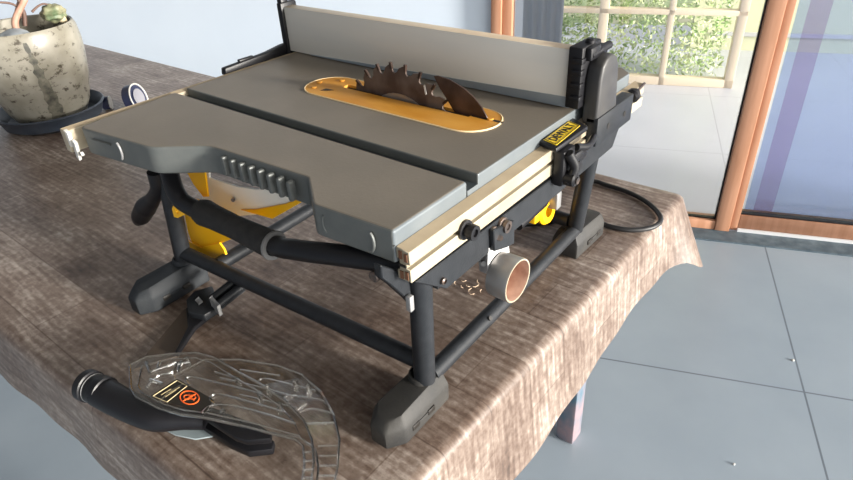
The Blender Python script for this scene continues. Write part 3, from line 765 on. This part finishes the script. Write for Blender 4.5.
# ribs pressed in the shell
def rib(pts, z, par, r=.0016): obj('pressed_rib', tube([at(x, y, 2, z) for x, y in pts], r, 8, curve=True), CLEARR, par)
for pts in ([(190, 385), (186, 380), (192, 377), (224, 384), (258, 393), (262, 397)], [(214, 404), (210, 399), (218, 394), (250, 402), (284, 412)], [(202, 413), (210, 406), (228, 405), (262, 413), (296, 424)], [(215, 372), (236, 378)], [(150, 372), (168, 366), (190, 362)], [(146, 388), (158, 376), (172, 372), (178, 362)], [(160, 402), (170, 392), (184, 384)]):
    rib(pts, ZU + .002, pu, .0013)
for pts in ([(262, 386), (258, 382), (266, 379), (300, 387), (316, 391)], [(288, 402), (284, 398), (292, 396), (320, 400), (326, 404)], [(300, 412), (312, 409), (332, 413)], [(306, 424), (334, 423)], [(240, 370), (280, 376)], [(220, 378), (262, 388), (300, 398)], [(240, 395), (296, 408)]):
    rib(pts, ZL + .004, plw, .0013)
for k, (a, b) in enumerate((((303, 452), (312, 452)), ((303, 461), (313, 461)), ((303, 470), (313, 470)), ((303, 478), (312, 478)))): rib([a, b], ZU + .001, pu, .0012)
for k, (a, b) in enumerate((((318, 446), (339, 446)), ((319, 456), (340, 456)), ((319, 466), (338, 466)), ((318, 476), (337, 476)))): rib([a, b], ZL + .003, plw, .0012)
# wall that joins the two shells along the outer edge
wall_ = new(); pr = None
UP = px([(262, 385), (286, 402), (304, 421), (312, 440), (314, 462)], 2, ZU); LO = px([(302, 377), (322, 395), (334, 417), (340, 442), (338, 470)], 2, ZL + .002)
for a, b in zip(UP, LO):
    va = wall_.verts.new(a); vb = wall_.verts.new(b)
    if pr: wall_.faces.new((pr[0], va, vb, pr[1]))
    pr = (va, vb)
bmesh.ops.solidify(wall_, geom=wall_.faces, thickness=.0018)
obj('guard_edge_wall', wall_, CLEAR, gd)
for x, y in ((240, 389), (270, 396), (297, 391), (226, 421), (190, 368), (262, 403), (281, 414), (310, 396)):
    p = at(x, y, 2, ZU - .016); obj('joining_post', cyl(p, p + Vector((0, 0, .018)), .0030, 10, .001), CLEARR, gd)
for a, b in (((146, 362), (150, 372)), ((160, 362), (158, 368)), ((168, 366), (176, 362)), ((182, 361), (178, 371)), ((150, 380), (162, 384))):
    obj('latch_moulding', tube([at(*a, 2, ZU + .003), at(*b, 2, ZU + .003)], .0022, 8), CLEARR, pu)
# warning label
wl = px([(151, 396), (177, 379), (214, 400), (205, 413), (190, 409)], 2, ZU + .0026)
lb = obj('warning_label', sheet(wl, .0004), mat('label_black', (.02, .017, .013), .4), gd)
bo = px([(153, 396), (177, 380.5), (187, 386), (167, 402)], 2, ZU + .0032)
obj('label_outline', tube(clp(bo) + [bo[0]], .0004, 6), mat('tan_ink', (.62, .52, .30), .5), lb)
for a, b in (((161, 395), (171, 389)), ((165, 397), (176, 390)), ((169, 393), (180, 387))):
    obj('label_line', tube([at(*a, 2, ZU + .0032), at(*b, 2, ZU + .0032)], .0004, 5), mat('tan_ink_dim', (.35, .29, .16), .5), lb)
cc = at(189.5, 397.5, 2, ZU + .0032); ex = at(199, 398.5, 2, ZU + .0032) - cc; ey = at(190, 391, 2, ZU + .0032) - cc
ring = lambda k, cx_=0, cy_=0: [cc + ex * (cx_ + k * math.cos(t * math.pi / 12)) + ey * (cy_ + k * math.sin(t * math.pi / 12)) for t in range(26)]
em = tube(ring(1), .0007, 6)
merge(em, tube([cc - ex * .62 - ey * .62, cc + ex * .62 + ey * .62], .0007, 6))
merge(em, tube(ring(.32, -.28, 0), .0006, 6)); merge(em, tube(ring(.32, .32, .1), .0006, 6)); merge(em, tube([cc - ex * .1 + ey * .5, cc + ex * .5 - ey * .4], .0005, 6))
obj('prohibition_symbol', em, ORANGE, lb)
# black dust arm
zb = TZ + .020
A0, A1, A2, A3 = at(82, 384, 2, zb), at(110, 395, 2, zb), at(150, 416, 2, zb), at(200, 422, 2, zb)
arm = tube([at(102, 392, 2, zb), at(118, 401, 2, zb), at(140, 412, 2, zb), at(158, 418, 2, zb), at(185, 419, 2, TZ + .020), at(206, 421, 2, TZ + .018)], [.0185, .0180, .0165, .0155, .012, .010], 20, curve=True)
for v in arm.verts: v.co.z = max(v.co.z, TZ + .001) if v.co.z < TZ + .028 else TZ + .028 + (v.co.z - TZ - .028) * .8
ar = obj('guard_arm', arm, BLACK, gd, angle=60)
nd = (at(82, 383, 2, zb) - at(108, 394, 2, zb)).normalized(); nb = at(106, 393, 2, zb)
obj('dust_nozzle', lathe([(.017, 0), (.0190, .001), (.0190, .010), (.0175, .012), (.0175, .024), (.0195, .025), (.0195, .034), (.0175, .035), (.0155, .034), (.0150, .004), (0, .003)], nb, nd, 30), BLACK, gd)
obj('nozzle_line', lathe([(.0176, 0), (.0180, .0006), (.0176, .0016)], nb + nd * .020, nd, 30), CLIP, gd)
obj('nozzle_tab', obox(at(98, 402, 2, TZ + .012), (.002, .002, 0), (0.001, -.001, 0), (0, 0, .010), .0004), CLIP, gd)
F1 = px([(198, 417), (214, 412), (264, 432), (273, 438), (272, 444), (248, 446), (236, 442)], 2, TZ + .024)
F2 = px([(198, 428), (206, 420), (250, 438), (276, 446), (274, 455), (250, 458), (232, 450)], 2, TZ + .002)
obj('fork_arm', prism(F1, (0, 0, .009), b=.002), BLACK, gd); obj('fork_arm', prism(F2, (0, 0, .010), b=.002), BLACK, gd)
obj('pivot_bolt', cyl(at(203, 424, 2, TZ + .004), at(203, 424, 2, TZ + .004) + Vector((0, 0, .034)), .005, 16, .001), BLACK, gd)
obj('pawl_plate', sheet(px([(164, 430), (206, 428), (214, 437), (196, 440), (176, 436)], 2, TZ + .003), .002), mat('bluish_plastic', (.30, .36, .38), .3), gd)

# ================================================================== brown sheet under the guard
bs = px([(184, 312), (202, 301), (205, 303), (190, 334), (179, 358), (150, 366), (134, 372)], 2, TZ + .001)
o = obj('board_scrap', prism(bs, (0, 0, .004), b=.0006, seg=1), BROWN, base=at(170, 340, 2, TZ + .001))
tag(o, 'small dark brown board scrap between the front rubber foot and clear guard', 'board')
pk = px([(187, 312), (202, 302), (214, 309), (212, 318), (196, 331), (178, 358), (176, 356), (189, 330)], 2, TZ + .0052)
o = obj('push_stick', prism(pk, (0, 0, .007), b=.001, seg=1), BLACK, base=at(195, 320, 2, TZ + .006))
tag(o, 'thin black plastic push stick lying beside the dark brown board scrap', 'push stick')

# ================================================================== plant pot, saucer, plant
PC = Vector((.234, 1.380, TZ))
sc = obj('saucer', lathe([(0, .001), (.098, .001), (.114, .010), (.124, .038), (.127, .040), (.124, .043), (.119, .040), (.106, .014), (.095, .009), (0, .009)], PC, (0, 0, 1), 56), SAUCER, base=PC)
tag(sc, 'dark blue round saucer under the stone coloured plant pot', 'saucer')
pot = thing('potted_plant', 'speckled beige glazed pot with bare pinkish stems and a small succulent', 'potted plant', PC + Vector((0, 0, .009)))
prof = [(0, .010), (.066, .010), (.073, .014), (.090, .050), (.105, .110), (.112, .160), (.114, .195), (.112, .228), (.107, .240), (.103, .238), (.104, .215), (.104, .17), (0, .165)]
prof = [(r_ * 1.07, h_) for r_, h_ in prof]
po = obj('pot', lathe(prof, PC, (0, 0, 1), 64), POT, pot)
so = obj('soil', lathe([(0, .205), (.05, .208), (.09, .204), (.1035, .198), (.1035, .19), (0, .19)], PC, (0, 0, 1), 40), SOIL, pot)
# dark glaze run down the camera side
v0 = (Vector((CAM.x, CAM.y, 0)) - Vector((PC.x, PC.y, 0))).normalized(); sd = Vector((v0.y, -v0.x, 0))
def onpot(z, th):
    zz = z - PC.z
    for (r0, h0), (r1, h1) in zip(prof[2:8], prof[3:9]):
        if h0 <= zz <= h1: r = r0 + (r1 - r0) * (zz - h0) / (h1 - h0); break
    else: r = .09
    a = Matrix.Rotation(th, 3, 'Z') @ v0
    return PC + a * (r + .0006) + Vector((0, 0, zz))
sm = new(); rows = []
for i in range(25):
    t = i / 24; z = PC.z + .222 - .20 * t
    wd = .03 + .15 * t ** 1.2 + .018 * math.sin(i * 1.7) + .012 * math.sin(i * 4.1); c_ = -.02 + .14 * t
    rows.append([sm.verts.new(onpot(z, c_ + wd * k)) for k in (-1, -.5, 0, .5, 1)])
for a, b in zip(rows, rows[1:]):
    for k in range(4): sm.faces.new((a[k], a[k + 1], b[k + 1], b[k]))
obj('glaze_run', sm, STAIN, po)
st1 = at(29, 26, 0, .27)
tp = Vector((PC.x, PC.y, PC.z + .205))
def stem(pts, r, mt): return obj('stem', tube(pts, r, 12, curve=True), mt, pot)
def pv(x, y, off=0): return at(x, y, 1, PC.y - .02 + off)
s0 = PC + v0 * .035 + Vector((0, 0, .203))
stem([s0, s0 + sd * .0 + Vector((-.006, -.002, .05)), pv(27, -8), pv(24, -40)], [.0085, .0075, .007, .006], STEM)
s1 = PC + v0 * .01 - sd * -.02 + Vector((0, 0, .203))
stem([pv(17, 18, .03), pv(20, 6, .03), pv(25, -6, .03), pv(34, -30, .03)], [.008, .008, .008, .006], STEM)
stem([pv(25, 26), pv(24, 14), pv(20, 4), pv(14, -16)], [.005, .005, .004, .004], STEMG)
stem([pv(24, 12), pv(18, 7), pv(8, 3), pv(-14, 2)], [.003, .0028, .0025, .002], STEMG)
stem([pv(32, 12, -.01), pv(37, 7, -.01), pv(43, 4, -.01), pv(50, 5, -.01)], [.003, .0025, .0022, .002], STEMG)
# succulent lump hanging over the soil
cb = new(); bmesh.ops.create_icosphere(cb, subdivisions=4, radius=1)
cpos = pv(53, 13, -.01); cpos = Vector((cpos.x, cpos.y, max(cpos.z, PC.z + .218)))
for v in cb.verts:
    q = v.co.copy(); k = 1 + .13 * math.sin(q.x * 6 + 1) * math.cos(q.y * 5) + .06 * math.sin(q.z * 11)
    v.co = cpos + sd * q.x * .026 * k * (1 if sd.x else 1) + v0 * q.y * .026 * k + Vector((0, 0, q.z * .021 * k))
obj('succulent', cb, CACT, pot)
obj('succulent', tube([pv(56, 14, -.02), pv(62, 19, -.02), pv(67, 25, -.02)], [.012, .010, .005], 14, curve=True), mat('dry_leaf', (.40, .33, .20), .7, noise=(30, (.55, .48, .33), .9)), pot)
sb = new(); bmesh.ops.create_icosphere(sb, subdivisions=3, radius=1); c_ = pv(8, 20, -.02)
for v in sb.verts:
    q = v.co.copy(); k = 1 + .12 * math.sin(q.x * 4 + 2) + .08 * math.cos(q.y * 7)
    v.co = Vector((c_.x, c_.y, PC.z + .2285)) + sd * q.x * .034 * k + v0 * q.y * .03 * k + Vector((0, 0, q.z * .0125 * k))
o = obj('rock', sb, STONE, base=Vector((c_.x, c_.y, PC.z + .2)))
tag(o, 'grey rock lying on the soil inside the stone coloured pot', 'rock')

# ================================================================== small navy things behind the front rail
def tape(cx, cy, R, r_in, h, tilt, name, label):
    c = Vector((cx, cy, TZ + R * (1 if tilt else 0) + .001))
    ax = Vector(tilt) if tilt else Vector((0, 0, 1))
    t = thing(name, label, 'roll' if 'roll' in name else 'cup', (cx, cy, TZ + .001))
    return t, c, ax
t, c, ax = tape(*at(139, 112, 2, TZ)[:2], .036, .02, .02, (.55, -.85, .25), 'tape_roll', 'navy tape roll with white rim standing behind the saw front rail')
ax = ax.normalized()
obj('roll_body', lathe([(.0180, 0), (.0355, 0), (.0355, .022), (.0180, .022), (.0180, 0)], c - ax * .011, ax, 40), NAVY, t)
obj('roll_rim', lathe([(.0325, 0), (.0360, 0), (.0365, .0015), (.0360, .0025), (.0325, .0022), (.0325, 0)], c + ax * .011, ax, 40), WHITE, t)
obj('roll_core', lathe([(.0, .0), (.0178, 0), (.0178, .012), (.022, .013), (.022, .014), (.014, .0145), (0, .0145)], c, ax, 30), mat('grey_core', (.24, .24, .27), .5), t)
CX, CY = at(113, 109, 2, TZ)[:2]
t = thing('bottle_cap', 'small navy cap with white edge left of the navy tape roll', 'cap', (CX, CY, TZ + .001))
c = Vector((CX, CY, TZ + .018)); ax = Vector((.80, -.6, .0)).normalized()
obj('cap_body', lathe([(0, 0), (.016, 0), (.0172, .003), (.0172, .018), (0, .018)], c - ax * .02, ax, 30), NAVY, t)
obj('cap_edge', lathe([(.0, 0), (.0175, 0), (.0178, .0012), (.0175, .0025), (0, .0025)], c - ax * .002, ax, 30), WHITE, t)

# ================================================================== wood chips under the dust port
chips = [(455, 283), (462, 287), (470, 290), (476, 286), (472, 294), (468, 286), (481, 291), (487, 283), (449, 279), (464, 281), (478, 282)]
proto = None
for i, (x, y) in enumerate(chips):
    c = at(x, y, 2, TZ + .0018); a = random.uniform(0, 3.14); L = random.uniform(.003, .006)
    bm = tube([Vector((-L, 0, 0)), Vector((-L * .3, .0015, .0008)), Vector((L * .4, .001, 0)), Vector((L, -.001, .0008))], [.0004, .0008, .0007, .0003], 6)
    for v in bm.verts: v.co = c + Matrix.Rotation(a, 3, 'Z') @ v.co
    o = obj('wood_chip', bm, CHIP, base=c)
    tag(o, 'tiny pale curl of wood on the cloth under the dust port', 'wood chip', group='wood chips under the dust port')
for lab_, (x, y), r_ in (('tiny white crumb on the grey floor tiles beside a joint', (793, 360), .004), ('tiny pale crumb on the grey floor at the lower right', (734, 464), .003)):
    c = at(x, y, 2, FZ + .002); bm = new(); bmesh.ops.create_icosphere(bm, subdivisions=2, radius=r_)
    for v in bm.verts: v.co = c + Vector((v.co.x * 1.3, v.co.y, v.co.z * .5))
    tag(obj('crumb', bm, WHITE, base=c), lab_, 'crumb')

# ================================================================== LIGHT
w = bpy.data.worlds.new('sky'); SC.world = w; w.use_nodes = True; nt = w.node_tree; N = nt.nodes.new; L = nt.links.new
bg = nt.nodes['Background']
tc = N('ShaderNodeTexCoord')
dt = N('ShaderNodeVectorMath'); dt.operation = 'DOT_PRODUCT'; dt.inputs[1].default_value = Vector((.25, -.92, .30)).normalized(); L(tc.outputs['Generated'], dt.inputs[0])
r = N('ShaderNodeValToRGB'); e = r.color_ramp.elements
e[0].position = 0; e[0].color = (.34, .37, .42, 1); e[1].position = 1; e[1].color = (7.5, 7.2, 6.8, 1)
x = e.new(.55); x.color = (.55, .66, .80, 1)
ml = N('ShaderNodeMath'); ml.operation = 'MULTIPLY_ADD'; ml.inputs[1].default_value = .5; ml.inputs[2].default_value = .5
L(dt.outputs['Value'], ml.inputs[0]); L(ml.outputs[0], r.inputs[0]); L(r.outputs[0], bg.inputs['Color']); bg.inputs['Strength'].default_value = .60
sun = bpy.data.lights.new('sun', 'SUN'); sun.energy = 10; sun.angle = math.radians(9); sun.color = (1, .95, .87)
so_ = bpy.data.objects.new('sun', sun); COL.objects.link(so_)
so_.rotation_euler = Vector((.14, -.95, .15)).to_track_quat('Z', 'Y').to_euler(); so_.location = (1, -3, 4)
SC.view_settings.view_transform = 'Standard'; SC.view_settings.look = 'None'; SC.view_settings.gamma = 1; SC.view_settings.use_curve_mapping = False
SC.view_settings.exposure = 0
